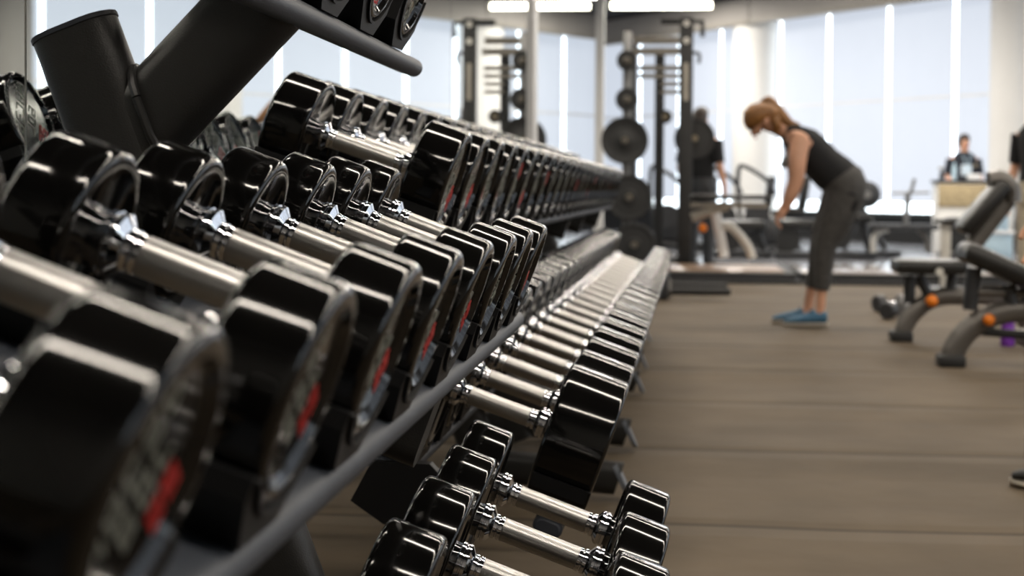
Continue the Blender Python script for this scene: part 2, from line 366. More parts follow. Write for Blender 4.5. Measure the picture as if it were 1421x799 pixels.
def place_row(key, shelf, rack, start=0, letters=True):
    r = ROWS[key]; first = make_dumbbell(r, '', 'dumbbells on the %s of the %s' % (shelf, rack), letters); n = len(r['Y'])
    for k, y in enumerate(r['Y']):
        o = first if k == 0 else copy_tree(first)
        o['label'] = 'black dumbbell with steel handle, %s from front on the %s\'s %s' % (ordinal(k), rack, shelf)
        o.location = (r['X']+r.get('sl', 0)*(y-2.8), y, r['Z']); o.rotation_euler = (0, r['t'], 0)
        an = ANG.get(key); a = an[k] if an and k < len(an) else random.uniform(-2.5, 2.5)
        hs = [c for c in o.children if c.name.startswith('head')]
        for h in hs: h.rotation_euler.x = a if h.location.x > 0 else -a
    return first
place_row('M', 'middle shelf', 'near rack'); place_row('N', 'bottom shelf', 'near rack')
place_row('T', 'top shelf', 'near rack'); place_row('U', 'upper shelf', 'far rack'); place_row('B', 'lower shelf', 'far rack', letters=False)

# ================================================================= RACKS
def saddle_bm(r, sgn, Rs=None):
    R = (Rs or r['R'])+.0015; wdt = (r['e']-r['g'])*.92; bm = NB(); o = R+.009; n = 16
    top = -r.get('st', .55)*R; sec = []
    a0 = math.asin(-top/R)
    xo = R*math.cos(math.asin(-top/R))+.010 if 'st' not in r else R+.010; sec += [(-xo, top), (-xo, -R*.74), (-R*.60, -(R+.018)), (R*.60, -(R+.018)), (xo, -R*.74), (xo, top)]
    x = R*math.cos(a0); 
    for k in range(n+1):
        a = -a0-(PI-2*a0)*k/n; sec.append((R*math.cos(a), R*math.sin(a)))
    prism(bm, sec, (-wdt/2, 0, 0), (0, 1, 0), (0, 0, 1), (wdt, 0, 0))
    bm2 = bm
    # raised rim round the cradle mouth on the outer face
    sec2 = []
    for k in range(n+1):
        a = -a0-(PI-2*a0)*k/n; sec2.append(((R+.004)*math.cos(a), (R+.004)*math.sin(a)))
    for k in range(n, -1, -1):
        a = -a0-(PI-2*a0)*k/n; sec2.append((R*math.cos(a), R*math.sin(a)))
    prism(bm2, sec2, (sgn*wdt/2, 0, 0), (0, 1, 0), (0, 0, 1), (sgn*.004, 0, 0))
    return bm2
SEC_POST = stadium(.110, .066)
def rack(name, label, y0, y1, frames, tiers, slots, post_line, arms):
    root = thing(name, label, 'dumbbell rack', (post_line[1], (y0+y1)/2, 0))
    base = Vector(root.location)
    def put(o): o.location = -base if False else o.location; return o
    def part(nm, bm, m, par=None):
        bmesh.ops.translate(bm, verts=bm.verts[:], vec=-base); return obj(nm, bm, m, par or root)
    for key in tiers:
        r = ROWS[key]; a = Vector((math.cos(r['t']), 0, -math.sin(r['t']))); n = Vector((math.sin(r['t']), 0, math.cos(r['t'])))
        c = Vector((r['X'], 0, r['Z'])); mid = (r['g']+r['e'])/2
        for sg in (1, -1):
            p = c+a*(sg*mid)-n*(r['R']+.0205+.016)
            if sg > 0: p += a*.006
            yy = 2.38 if key == 'T' and sg < 0 else y1
            bm = NB(); prism(bm, stadium(.11, .024) if key == 'B' and sg < 0 else stadium(.056, .032), p+Vector((r.get('sl', 0)*(y0-2.8), y0, 0)), a, n, (r.get('sl', 0)*(yy-y0), yy-y0, 0))
            ends = [e_ for e_ in bm.edges if abs(e_.verts[0].co.y-e_.verts[1].co.y) < 1e-5]
            bmesh.ops.bevel(bm, geom=ends, offset=.006, segments=3, affect='EDGES')
            part('front_rail' if sg > 0 else 'rear_rail', bm, 'rail')
            sb = None
            for y in slots[key]:
                q = c+a*(sg*mid)+Vector((r.get('sl', 0)*(y-2.8), y, 0))-base
                if sb is None:
                    sb = obj('saddle', saddle_bm(r, sg), 'saddle', root)
                    s_ = sb
                else:
                    s_ = sb.copy(); C.objects.link(s_); s_.parent = root
                s_.location = q; s_.rotation_euler = (0, r['t'], 0)
    (zt, xt), (zb, xb) = (post_line[2], post_line[3]), (0.03, post_line[1])
    for fy in frames:
        top = Vector((xt, fy, zt)); bot = Vector((xb, fy, zb)); d = (top-bot); u = Vector((d.z, 0, -d.x)).normalized()
        bm = NB(); prism(bm, SEC_POST, bot, u, (0, 1, 0), d); po = part('post', bm, 'frame')
        bm = NB(); prism(bm, stadium(.113, .069), top, u, (0, 1, 0), d.normalized()*.006); part('post_cap', bm, 'rail', po)
        bm = NB(); fl = post_line[4]-xb+.12; ft = Vector((.31, 0, .95)).normalized(); prism(bm, stadium(.098, .064), (xb-.12, fy, .062+fl*.08), ft, (0, 1, 0), (fl, 0, -fl*.08)); fo = part('foot', bm, 'frame')
        bm = NB(); prism(bm, stadium(.104, .07), (post_line[4], fy, .062), (-.40, 0, .917), (0, 1, 0), (.014, 0, .0)); part('foot_cap', bm, 'capgrey', fo)
        for (dr, q) in arms:                                     # direction of the arm and the point under the rail it carries
            q = Vector((q[0]+(.015*(fy-2.8) if fy > 2.7 else 0), fy, q[1])); dv = Vector((dr[0], 0, dr[1])).normalized()
            s_ = (q-bot).dot(u)/dv.dot(u); p = q-dv*s_; d2 = q-p; u2 = Vector((-d2.z, 0, d2.x)).normalized()
            bm = NB(); prism(bm, stadium(.112, .060), p, u2, (0, 1, 0), d2); ar = part('arm', bm, 'frame')
            # rough weld bead where the arm meets the post
            k = 28; sec = stadium(.116, .072, 8); pts = []
            tpos = 0
            for (sx, sy) in sec+sec[:1]:
                lp = p+u2*sx+Vector((0, sy, 0))
                # slide along the arm to the post's right-hand face
                off = (lp-Vector((xb, fy, zb))); pd = (top-bot).normalized(); pu = Vector((pd.z, 0, -pd.x))
                dn = d2.normalized(); s_ = (.055-off.dot(pu))/max(.2, dn.dot(pu)); s_ = max(0, s_)
                wgl = random.uniform(-.001, .001); pts.append(lp+dn*(s_+wgl)+Vector((0, 0, wgl)))
            bm = NB(); tube(bm, pts, .0055, 8); part('weld_bead', bm, 'frame', ar)
    return root
arms_near = [((-.735, H+.045), (-.475, H+.192)), ]
def rail_pt(key):
    r = ROWS[key]; a = Vector((math.cos(r['t']), 0, -math.sin(r['t']))); n = Vector((math.sin(r['t']), 0, math.cos(r['t'])))
    p = Vector((r['X'], 0, r['Z']))+a*((r['g']+r['e'])/2+.006)-n*(r['R']+.052); return p.x, p.z
tx, tz = rail_pt('T'); mx_, mz_ = rail_pt('M'); nx_, nz_ = rail_pt('N')
k45 = .26
rack('dumbbell_rack', 'near black dumbbell rack with grey rails, thick slanted post and three shelves', .40, 2.66, (.45, 1.81), 'TMN',
     dict(T=ROWS['T']['Y'], M=ROWS['M']['Y'], N=ROWS['N']['Y']), (0, -.335, H+.19, -.735, -.03),
     [((1, 1.03), (tx-.02, tz+.03)), ((.94, -.345), (mx_-.0, mz_-.045)), ((.94, -.30), (nx_, nz_-.05))])
ux, uz = rail_pt('U'); bx, bz = rail_pt('B')
rack('dumbbell_rack', 'long two-tier black dumbbell rack running along the mirror beyond the near rack', 2.72, 9.3, (4.26, 5.07, 6.43, 7.30, 8.60), 'UB',
     {k: ROWS[k]['Y'] for k in 'UB'}, (0, -.50, H-.06, -.80, -.14), [((.94, -.33), (ux, uz-.045)), ((.94, -.33), (bx, bz-.045))])

far = [o for o in C.objects if o.name == 'dumbbell_rack.001'][0]
bm = NB(); YB = 2.735; q = [at(x, y, YB) for x, y in ((520, 636), (600, 640), (648, 690), (610, 745), (536, 722), (491, 690))]
prism(bm, [(v.x-far.location.x, v.z) for v in q], (0, YB-far.location.y, 0), (1, 0, 0), (0, 0, 1), (0, -.03, 0)); obj('end_bracket', bm, 'saddle', far)

# ================================================================= PEOPLE
def skin_body(name, verts, edges, m, parent=None, root=0, sub=2):
    me = bpy.data.meshes.new(name); me.from_pydata([v[0] for v in verts], edges, []); me.materials.append(M[m])
    o = bpy.data.objects.new(name, me); C.objects.link(o)
    if parent: o.parent = parent
    md = o.modifiers.new('skin', 'SKIN'); md.use_smooth_shade = True
    if not me.skin_vertices:
        bm = bmesh.new(); bm.from_mesh(me); bm.verts.layers.skin.verify(); bm.to_mesh(me); bm.free()
    for i, v in enumerate(verts):
        d = me.skin_vertices[0].data[i]; rr = v[1]; d.radius = rr if isinstance(rr, tuple) else (rr, rr); d.use_root = (i == root)
    s = o.modifiers.new('sub', 'SUBSURF'); s.levels = sub; s.render_levels = sub
    return o
def fingers(V, E, wrist, hand, r, down, side, curl=.6, scale=1.0):
    """palm plus four unequal fingers and a thumb, rooted at vertex index 'wrist' (V, E lists are extended)"""
    w = Vector(V[wrist][0]); d = (Vector(hand)-w).normalized(); s = Vector(side).normalized(); n = d.cross(s).normalized()
    pc = w+d*.055*scale; V.append((tuple(pc), (.034*scale, .020*scale))); ip = len(V)-1; E.append((wrist, ip))
    for k, (off, ln) in enumerate(((-.030, .068), (-.010, .078), (.010, .072), (.029, .056))):
        a = pc+s*off*scale*.9+d*.04*scale; b = a+(d*math.cos(curl)+n*math.sin(curl))*ln*.5*scale; c = b+(d*math.cos(curl*2)+n*math.sin(curl*2))*ln*.5*scale
        i = len(V); V += [(tuple(a), .0095*scale), (tuple(b), .0085*scale), (tuple(c), .007*scale)]; E += [(ip, i), (i, i+1), (i+1, i+2)]
    a = w+d*.03*scale-s*.036*scale; b = a+(d*.7-s*.5+n*.4).normalized()*.035*scale; c = b+(d*.9+n*.5).normalized()*.028*scale
    i = len(V); V += [(tuple(a), .012*scale), (tuple(b), .010*scale), (tuple(c), .008*scale)]; E += [(ip, i), (i, i+1), (i+1, i+2)]
def loftbody(bm, rings, seg=20):           # rings: (centre, axis_u, ru, axis_v, rv)
    rr = []
    for c, u, a, v, b in rings:
        c, u, v = Vector(c), Vector(u), Vector(v)
        rr.append([bm.verts.new(c+u*(a*math.cos(2*PI*k/seg))+v*(b*math.sin(2*PI*k/seg))) for k in range(seg)])
    for A, B in zip(rr, rr[1:]):
        for k in range(seg): j = (k+1) % seg; bm.faces.new((A[k], A[j], B[j], B[k]))
    bm.faces.new(rr[0]); bm.faces.new(rr[-1])
def limb(bm, pts, radii, seg=14, n=4):
    pp = smoothpath(pts, n); rad = []
    for i in range(len(radii)-1):
        for k in range(n): rad.append(radii[i]+(radii[i+1]-radii[i])*k/n)
    rad.append(radii[-1]); tube(bm, pp, rad, seg)
def shoe(bm_u, bm_s, heel, toe, L, up=.085):
    h, t_ = Vector(heel), Vector(toe); d = (t_-h).normalized(); s = Vector((-d.y, d.x, 0))
    prof = [(0, .030, .07), (.10, .036, .085), (.28, .038, .082), (.45, .042, .066), (.65, .047, .05), (.85, .042, .036), (.97, .025, .024), (1.0, .012, .018)]
    loftbody(bm_u, [(h+d*(L*p)+Vector((0, 0, .022+z*.5)), s, wd, Vector((0, 0, 1)), z*.52) for p, wd, z in prof], 16)
    loftbody(bm_s, [(h+d*(L*p)+Vector((0, 0, .014)), s, wd+.004, Vector((0, 0, 1)), .014) for p, wd, z in [(-.02, .02, 0)]+prof+[(1.02, .008, 0)]], 16)

# ---- woman bending forward
FY = 9.98; KP = 2100/10.04; base = on_floor(1118, 451); base.y = FY; base.x = at(1118, 440, FY).x
def wv(px, py, dy=0): return ((px-1118)/KP, dy, (449.5-py)/KP)
wm = thing('person', 'woman in black tank top and grey leggings bending forward with arms hanging', 'person', (base.x, FY, 0))
V = [(wv(1166, 262), .11), (wv(1142, 232), .105), (wv(1112, 203), (.12, .10)), (wv(1092, 190), .065), (wv(1080, 181), .052), (wv(1062, 172), (.088, .078)), (wv(1050, 167), (.085, .075)), (wv(1046, 182), (.062, .058)),
     (wv(1050, 192), .040), (wv(1042, 189), .012)]
E = [(0, 1), (1, 2), (2, 3), (3, 4), (4, 5), (5, 6), (6, 7), (7, 8), (7, 9)]
for sg in (-1, 1):
    i = len(V); px = 0 if sg < 0 else 4
    V += [(wv(1104+px, 200, sg*.15), .074), (wv(1101+px, 225, sg*.19), .064), (wv(1101+px, 252, sg*.20), .050), (wv(1094+px, 272, sg*.19), .047), (wv(1087+px, 288, sg*.17), .031)]
    E += [(2, i), (i, i+1), (i+1, i+2), (i+2, i+3), (i+3, i+4)]
    fingers(V, E, i+4, wv(1077+px, 302, sg*.16), .1, None, (0, 1, 0), .7)
    j = len(V); ax = -7 if sg > 0 else 5
    V += [(wv(1164, 278, sg*.085), .085), (wv(1150+ax*.2, 312, sg*.10), .062), (wv(1141+ax*.2, 340, sg*.10), .048), (wv(1137+ax*.4, 372, sg*.10), .042), (wv(1132+ax*.9, 408, sg*.10), .034), (wv(1130+ax, 432, sg*.10), .036), (wv(1114+ax, 440, sg*.10), .034)]
    E += [(0, j)]+[(j+k, j+k+1) for k in range(6)]
skin_body('body', V, E, 'skin', wm)
bm = NB()      # tank top
loftbody(bm, [(wv(x, y), Vector((a_, 0, b_)).normalized(), ru, Vector((0, 1, 0)), rv) for x, y, a_, b_, ru, rv in
    ((1172, 258, .68, .73, .130, .165), (1153, 243, .72, .70, .136, .165), (1138, 230, .72, .70, .126, .155), (1122, 214, .72, .70, .128, .165), (1110, 202, .72, .7, .122, .165), (1100, 193, .75, .65, .095, .14), (1093, 187, .8, .6, .068, .085))], 24)
for sg in (-1, 1): limb(bm, [wv(1092, 186, sg*.07), wv(1104, 186, sg*.12), wv(1118, 200, sg*.12)], [.03, .035, .05])
obj('tank_top', bm, 'blacktop', wm)
bm = NB(); box(bm, Vector(wv(1088, 226, -.105)), (.05, .06, .10), ry(.5), .01); obj('shirt_print', bm, 'grey', wm)
bm = NB()      # leggings
loftbody(bm, [(wv(x, y), Vector((a_, 0, b_)).normalized(), ru, Vector((0, 1, 0)), rv) for x, y, a_, b_, ru, rv in
    ((1156, 246, .7, .7, .132, .163), (1166, 255, .75, .6, .146, .182), (1170, 268, .9, .4, .148, .188), (1166, 284, 1, .2, .13, .182), (1161, 294, 1, .1, .11, .16))], 24)
for sg in (-1, 1):
    ax = -7 if sg > 0 else 5
    limb(bm, [wv(1166, 272, sg*.09), wv(1154+ax*.2, 305, sg*.10), wv(1141+ax*.2, 338, sg*.10), wv(1138+ax*.3, 365, sg*.10), wv(1134+ax*.7, 400, sg*.10)], [.128, .104, .073, .064, .048])
obj('leggings', bm, 'leggings', wm)
bm = NB(); ball(bm, wv(1172, 281, -.182), .05, (.9, .35, 1.3)); obj('pocket_panel', bm, 'blacktop', wm)
for sg in (-1, 1):
    ax = -7 if sg > 0 else 5; bu, bs = NB(), NB(); hl = Vector(wv(1139+ax, 449.5, sg*.10)); shoe(bu, bs, hl, hl+Vector((-1, .05*sg, 0)), .275)
    so = obj('shoe', bu, 'shoeblue', wm); obj('sole', bs, 'sole', so)
    bm = NB(); limb(bm, [hl+Vector((-.10, .04*k, .10)) for k in (-1, 0, 1)], [.006, .007, .006]); obj('laces', bm, 'black', so)
bm = NB()      # hair and ponytail
loftbody(bm, [(wv(x, y), Vector((a_, 0, b_)).normalized(), ru, Vector((0, 1, 0)), rv) for x, y, a_, b_, ru, rv in
    ((1033, 178, -.45, .9, .03, .04), (1037, 172, -.45, .9, .066, .07), (1045, 167, -.3, .95, .086, .086), (1055, 164, 0, 1, .086, .092), (1064, 162, .3, .95, .076, .088), (1073, 164, .6, .8, .05, .07), (1078, 167, .8, .6, .02, .03))], 20)
limb(bm, [wv(1056, 152, 0), wv(1064, 146, 0), wv(1074, 156, 0), wv(1084, 168, -.02), wv(1094, 176, -.03), wv(1106, 178, -.05)], [.026, .04, .045, .042, .03, .012])
limb(bm, [wv(1071, 168, -.075), wv(1075, 178, -.08), wv(1074, 190, -.06)], [.03, .032, .016])
ha = obj('hair', bm, 'hair', wm)
bm = NB(); limb(bm, [wv(1057, 148, -.03), wv(1060, 152, 0), wv(1057, 148, .03)], [.014, .02, .014]); obj('hair_tie', bm, 'black', ha)
bm = NB(); ball(bm, wv(1061, 173, -.082), .022, (.7, .4, 1)); obj('ear', bm, 'skin', wm)
bm = NB(); ball(bm, wv(1043, 184.5, -.040), .009, (1, .6, .7)); obj('eye', bm, 'darkhair', wm)
bm = NB(); ball(bm, wv(1048, 195, 0), .014, (.7, 1.3, .6)); obj('mouth', bm, 'red', wm)

def standing(label, x, y, h, facing, top, legs, hairm, sleeve=True, arms='down', skin='skin', apron=None):
    """upright adult, h tall; facing is an angle about z (0 looks along -Y, towards the camera)"""
    p = thing('person', label, 'person', (x, y, 0), facing); k = h/1.75
    V = [((0, 0, .95*k), (.13*k, .10*k)), ((0, 0, 1.15*k), (.12*k, .09*k)), ((0, 0, 1.36*k), (.15*k, .10*k)), ((0, .0, 1.47*k), .062*k), ((0, -.01, 1.53*k), .055*k), ((0, -.015, 1.62*k), (.075*k, .085*k)), ((0, -.01, 1.69*k), (.07*k, .075*k)), ((0, -.105*k, 1.615*k), .012)]
    E = [(0, 1), (1, 2), (2, 3), (3, 4), (4, 5), (5, 6), (5, 7)]
    hands = []
    for sg in (-1, 1):
        i = len(V)
        if arms == 'front': a = [((sg*.19, 0, 1.38), .055), ((sg*.25, .0, 1.12), .042), ((sg*.20, -.16, 1.02), .036), ((sg*.15, -.27, 1.03), .027)]; hd = (sg*.12, -.36, 1.03)
        else: a = [((sg*.19, 0, 1.38), .055), ((sg*.25, .02, 1.10), .043), ((sg*.26, -.04, .95), .037), ((sg*.26, -.07, .84), .027)]; hd = (sg*.26, -.09, .74)
        V += [(tuple(c*k for c in q), r*k) for q, r in a]; E += [(2, i), (i, i+1), (i+1, i+2), (i+2, i+3)]
        fingers(V, E, i+3, tuple(c*k for c in hd), .1, None, (0, 1, 0) if arms != 'front' else (1, 0, 0), .4, k); hands.append(a)
        j = len(V); V += [((sg*.10*k, 0, .86*k), .085*k), ((sg*.11*k, 0, .50*k), .056*k), ((sg*.11*k, .01, .30*k), .05*k), ((sg*.11*k, .02, .08*k), .036*k), ((sg*.12*k, -.09, .045*k), .032*k)]
        E += [(0, j)]+[(j+q, j+q+1) for q in range(4)]
    skin_body('body', V, E, skin, p)
    bm = NB(); X, Yv = Vector((1, 0, 0)), Vector((0, 1, 0))
    loftbody(bm, [((0, 0, z*k), X, a*k, Yv, b*k) for z, a, b in ((.88, .175, .125), (1.0, .165, .12), (1.15, .16, .115), (1.3, .18, .125), (1.40, .19, .12), (1.46, .13, .09), (1.495, .07, .07))], 24)
    if sleeve:
        for a in hands: limb(bm, [Vector(a[0][0])*k*1.0, Vector(a[0][0]).lerp(Vector(a[1][0]), .45)*k, Vector(a[0][0]).lerp(Vector(a[1][0]), .85)*k], [.075*k, .068*k, .062*k])
    obj('shirt', bm, top, p)
    bm = NB(); loftbody(bm, [((0, 0, z*k), X, a*k, Yv, b*k) for z, a, b in ((.80, .18, .125), (.90, .178, .126), (.98, .168, .122))], 24)
    for sg in (-1, 1): limb(bm, [Vector((sg*.095, 0, .88))*k, Vector((sg*.11, 0, .5))*k, Vector((sg*.11, .01, .07))*k], [.105*k, .078*k, .06*k])
    obj('trousers', bm, legs, p)
    bm = NB(); bs = NB()
    for sg in (-1, 1): shoe(bm, bs, (sg*.11*k, .07, 0), (sg*.13*k, -.3, 0), .27)
    so = obj('shoes', bm, 'black', p); obj('soles', bs, 'sole', so)
    bm = NB(); loftbody(bm, [((0, yy*k, z*k), X, a*k, Yv, b*k) for z, yy, a, b in ((1.555, .035, .06, .055), (1.60, .03, .082, .075), (1.66, .02, .086, .085), (1.71, .0, .08, .088), (1.745, -.01, .055, .06), (1.76, -.01, .02, .02))], 20)
    obj('hair', bm, hairm, p)
    return p, k
pm, k = standing('man in dark navy polo with pale badge standing behind the tan counter', 4.1, 21.95, 1.68, .15, 'navy', 'black', 'darkhair', arms='front')
bm = NB(); box(bm, (-.01, -.135, 1.22*k), (.15, .008, .15), None, .004); obj('badge', bm, 'badge', pm)
bm = NB(); limb(bm, [(-.05, -.10, 1.44*k), (-.03, -.132, 1.35*k), (0, -.138, 1.28*k)], [.006]*3); limb(bm, [(.05, -.10, 1.44*k), (.03, -.132, 1.35*k), (0, -.138, 1.28*k)], [.006]*3); obj('lanyard', bm, 'paleblue', pm)
bm = NB(); ball(bm, (.13, -.118, 1.29*k), .03, (1, .3, 1.2)); obj('shirt_emblem', bm, 'hub', pm)
for e_ in (-1, 1):
    bm = NB(); ball(bm, (e_*.032, -.098, 1.635*k), .010, (1, .5, .6)); obj('eye', bm, 'darkhair', pm)
bm = NB(); ball(bm, (0, -.098, 1.565*k), .016, (1.4, .5, .5)); obj('mouth', bm, 'red', pm)
q = at(1428, 250, 13); standing('person in black t-shirt and beige trousers cut off at the right edge', q.x+.07, 13, 1.72, -.9, 'blacktop', 'beige', 'darkhair')
q = at(972, 250, 17.2); standing('person with short hair in dark clothes standing behind the squat rack', q.x, 17.2, 1.80, 2.6, 'blacktop', 'dark', 'darkhair')
q = on_floor(1411, 676); standing('person almost wholly outside the right edge, only the toe of a dark shoe showing', q.x+.225, q.y+.02, 1.70, -PI/2-.55, 'navy', 'dark', 'darkhair')

# ================================================================= BACKGROUND EQUIPMENT
def plate(label, c, r, group='weight plates', th=.05):
    p = thing('weight_plate', label, 'weight plate', c, group=group)
    bm = NB(); lathe(bm, [(-th/2, .03), (-th/2, r*.30), (-th*.30, r*.36), (-th*.30, r*.80), (-th/2, r*.86), (-th/2, r*.97), (-th*.35, r), (th*.35, r), (th/2, r*.97), (th/2, .03)], 40, axis='Y'); obj('disc', bm, 'black', p)
    bm = NB(); lathe(bm, [(-th/2-.006, .022), (-th/2-.006, .032), (-th/2+.002, .035), (th/2, .035), (th/2, .022)], 24, axis='Y'); obj('hub', bm, 'hub', p)
    return p
PT = 15.6
c0 = at(869, 200, PT)
tr = thing('plate_tree', 'tall grey weight plate storage post loaded with black plates', 'weight rack', (c0.x, PT+.12, 0))
bm = NB(); box(bm, (0, 0, 1.25), (.09, .07, 2.5), None, .01); obj('post', bm, 'grey', tr)
bm = NB(); box(bm, (0, 0, .06), (.44, .55, .07), None, .015); obj('base', bm, 'dark', tr)
for lab, px, py, r in (('small black weight plate at the top of the plate tree', 870, 84, .105), ('small black weight plate second from the top of the plate tree', 870, 138, .118),
                       ('large black weight plate in the middle of the plate tree', 867, 195, .243), ('large black weight plate below the middle one on the plate tree', 873, 274, .235), ('large black weight plate lowest on the plate tree', 880, 340, .225)):
    c = at(px, py, PT-.06); plate(lab, c, r, 'plates on the plate tree')
    bm = NB(); tube(bm, [(c.x-c0.x, -.30, c.z), (c.x-c0.x, -.02, c.z)], .024); 
    box(bm, ((c.x-c0.x)/2, 0, c.z), (abs(c.x-c0.x)+.04, .04, .05)); obj('peg', bm, 'silver', tr)
RY = 16.0; f0 = at(950, 300, RY)
sr = thing('squat_rack', 'tall black squat rack with pull-up handles and drilled posts', 'squat rack', (f0.x, RY, 0))
def L(px, py, Y): v = at(px, py, Y); return Vector((v.x-f0.x, v.y-RY, v.z))
bm = NB(); z1 = L(952, 24, RY).z; box(bm, (0, 0, z1/2), (.145, .10, z1), None, .012); po = obj('upright', bm, 'black', sr)
for py in (33, 57):
    bm = NB(); v = L(953, py, RY); lathe(bm, [(-.056, 0), (-.056, .034), (-.045, .034)], 20, (0, 0, v.z), 'Y'); obj('bolt_hole', bm, 'pale', po)
bm = NB(); a, b = L(953, 88, RY), L(953, 140, RY); box(bm, (0, -.053, (a.z+b.z)/2), (.05, .008, a.z-b.z)); obj('height_scale', bm, 'beigebar', po)
bm = NB(); v = L(916, 66, 16.9); box(bm, (v.x, .9, v.z/2), (.105, .085, v.z), None, .01); obj('upright', bm, 'black', sr)
bm = NB(); v2 = L(880, 60, 16.9); box(bm, (v2.x, .9, v2.z/2), (.07, .07, v2.z), None, .01); obj('upright', bm, 'dark', sr)
for x0, x1, py, hh in ((879, 945, 57, .085), (880, 948, 72, .08), (886, 945, 95, .055), (886, 945, 106, .05), (916, 944, 117, .045), (916, 944, 128, .045)):
    bm = NB(); a, b = L(x0, py, 16.9), L(x1, py, 16.9); box(bm, ((a.x+b.x)/2, .84, a.z), (b.x-a.x, .05, hh), None, .008); obj('crossbar', bm, 'beigebar', sr)
bm = NB(); a, b = L(917, 30, RY), L(948, 30, RY); tube(bm, [(a.x, 0, a.z), (b.x, 0, a.z)], .03); a = L(975, 30, RY); tube(bm, [(0, 0, a.z), (a.x, 0, a.z), (a.x, 0, a.z-.16)], .026); obj('pull_up_grip', bm, 'black', sr)
bm = NB(); tube(bm, smoothpath([(0, 0, L(960, 74, RY).z), (.13, 0, L(965, 74, RY).z), (.13, 0, L(965, 88, RY).z)], 3), .018); obj('hook', bm, 'dark', sr)
bm = NB(); box(bm, (0, .45, .09), (.10, 1.0, .08), None, .01); box(bm, (v.x, .9, .09), (.5, .10, .08), None, .01); obj('base_beam', bm, 'dark', sr)
plate('black weight plate hung behind the tall squat rack post', at(964, 192, RY+.12), .215, 'plates on the squat rack')
plate('small brown-centred plate on the slim rear rack post', at(923, 162, RY+.5), .075, 'plates on the squat rack')
# platforms
a = on_floor(925, 390, .04)
pl = thing('lifting_platform', 'low wooden lifting platform with black rubber border under the squat rack', 'platform', (.52, 15.1, .036))
bm = NB(); box(bm, (0, 0, .03), (1.3, 1.5, .06), None, .008); obj('border', bm, 'black', pl)
bm = NB(); box(bm, (0, .05, .064), (1.1, 1.3, .012), None, .003); obj('wood_deck', bm, 'wood', pl)
p2 = thing('lifting_platform', 'wide glossy pale wooden platform with black edge behind the bending woman\'s calves', 'platform', (2.26, 15.1, .036))
bm = NB(); box(bm, (0, 0, .03), (2.1, 1.5, .06), None, .008); obj('border', bm, 'black', p2)
bm = NB(); box(bm, (0, .0, .064), (2.06, 1.38, .012), None, .003); obj('wood_deck', bm, 'deck', p2)
# low rack on the floor in front of it
q = on_floor(935, 412)
lr = thing('storage_rack', 'low black floor rack with two parallel bars beside the dumbbell racks', 'rack', (.02, 12.4, 0))
bm = NB(); box(bm, (-.10, 0, .14), (.13, .9, .26), None, .02); obj('side_block', bm, 'dark', lr)
for dy in (-.35, .35):
    bm = NB(); tube(bm, [(-.06, dy, .07), (.45, dy, .07)], .03); obj('bar', bm, 'black', lr)
    bm = NB(); lathe(bm, [(-.012, 0), (-.012, .05), (.012, .05), (.012, 0)], 20, (-.03, dy, .07)); obj('flange', bm, 'silver', lr)
# white-legged bench behind the rack
BY = 15.0; q = at(1012, 275, BY)
be = thing('bench', 'flat black-topped bench with pale curved legs behind the bending woman', 'bench', (q.x, BY, 0))
def LB(px, py, Y=BY): v = at(px, py, Y); return (v.x-q.x, v.y-BY, v.z)
bm = NB(); a, b = LB(958, 273), LB(1068, 273); box(bm, ((a[0]+b[0])/2, 0, a[2]), (b[0]-a[0], .32, .05), None, .018); obj('pad', bm, 'vinyl', be)
bm = NB(); a, b = LB(958, 284), LB(1065, 284); box(bm, ((a[0]+b[0])/2, 0, a[2]), (b[0]-a[0], .16, .05), None, .012); obj('beam', bm, 'beigebar', be)
bm = NB(); tube(bm, [LB(960, 302), LB(985, 293), LB(1010, 284)], .05); obj('strut', bm, 'beigebar', be)
bm = NB(); tube(bm, [LB(993, 296), LB(999, 325), LB(1005, 357)], .05, flat=.7); obj('leg', bm, 'white', be)
bm = NB(); tube(bm, smoothpath([LB(1003, 313), LB(1014, 315), LB(1025, 325), LB(1038, 342), LB(1044, 358)], 4), .042); obj('leg', bm, 'pale', be)
bm = NB(); ball(bm, LB(975, 316, BY-.05), .045); obj('knob', bm, 'orange', be)

# ---- the two adjustable benches on the right
def adj_bench(label, Yb, ox, oy, pads, sc):
    """all pixel pairs below are given for the first bench's foot at (1250, 470)"""
    g0 = on_floor(*ox); t = thing('weight_bench', label, 'bench', (g0.x, g0.y, 0), group='adjustable benches on the right')
    def Q(px, py, dy=0): v = at(px, py, g0.y); return Vector((v.x-g0.x, dy, v.z))
    return t, Q
t, Q = adj_bench('grey adjustable bench with tall upright backrest and orange knob', 0, (1252, 473), 0, 0, 1)
bm = NB(); tube(bm, smoothpath([Q(1250, 470), Q(1256, 452), Q(1270, 432), Q(1290, 417), Q(1312, 411), Q(1345, 411)], 5), .052, flat=.75); obj('curved_leg', bm, 'silver', t)
bm = NB(); v = Q(1250, 469); box(bm, (v.x, 0, .03), (.125, .14, .06), None, .012); obj('front_foot', bm, 'black', t)
bm = NB(); tube(bm, [Q(1340, 411), Q(1400, 414), Q(1425, 450)], .045); v = Q(1425, 462); box(bm, (v.x, 0, .03), (.12, .5, .06), None, .012); obj('rear_leg', bm, 'silver', t)
bm = NB(); ball(bm, Q(1290, 416, -.07), .036); obj('knob', bm, 'orange', t)
bm = NB(); a, b = Q(1239, 369), Q(1338, 369); box(bm, ((a.x+b.x)/2, 0, a.z), (b.x-a.x, .30, .085), None, .028); sp = obj('seat_pad', bm, 'vinyl', t)
bm = NB(); lathe(bm, [(-.012, 0), (-.012, .022), (.012, .022), (.012, 0)], 20, Q(1297, 375, -.162), 'Y'); obj('pad_bolt', bm, 'pale', sp)
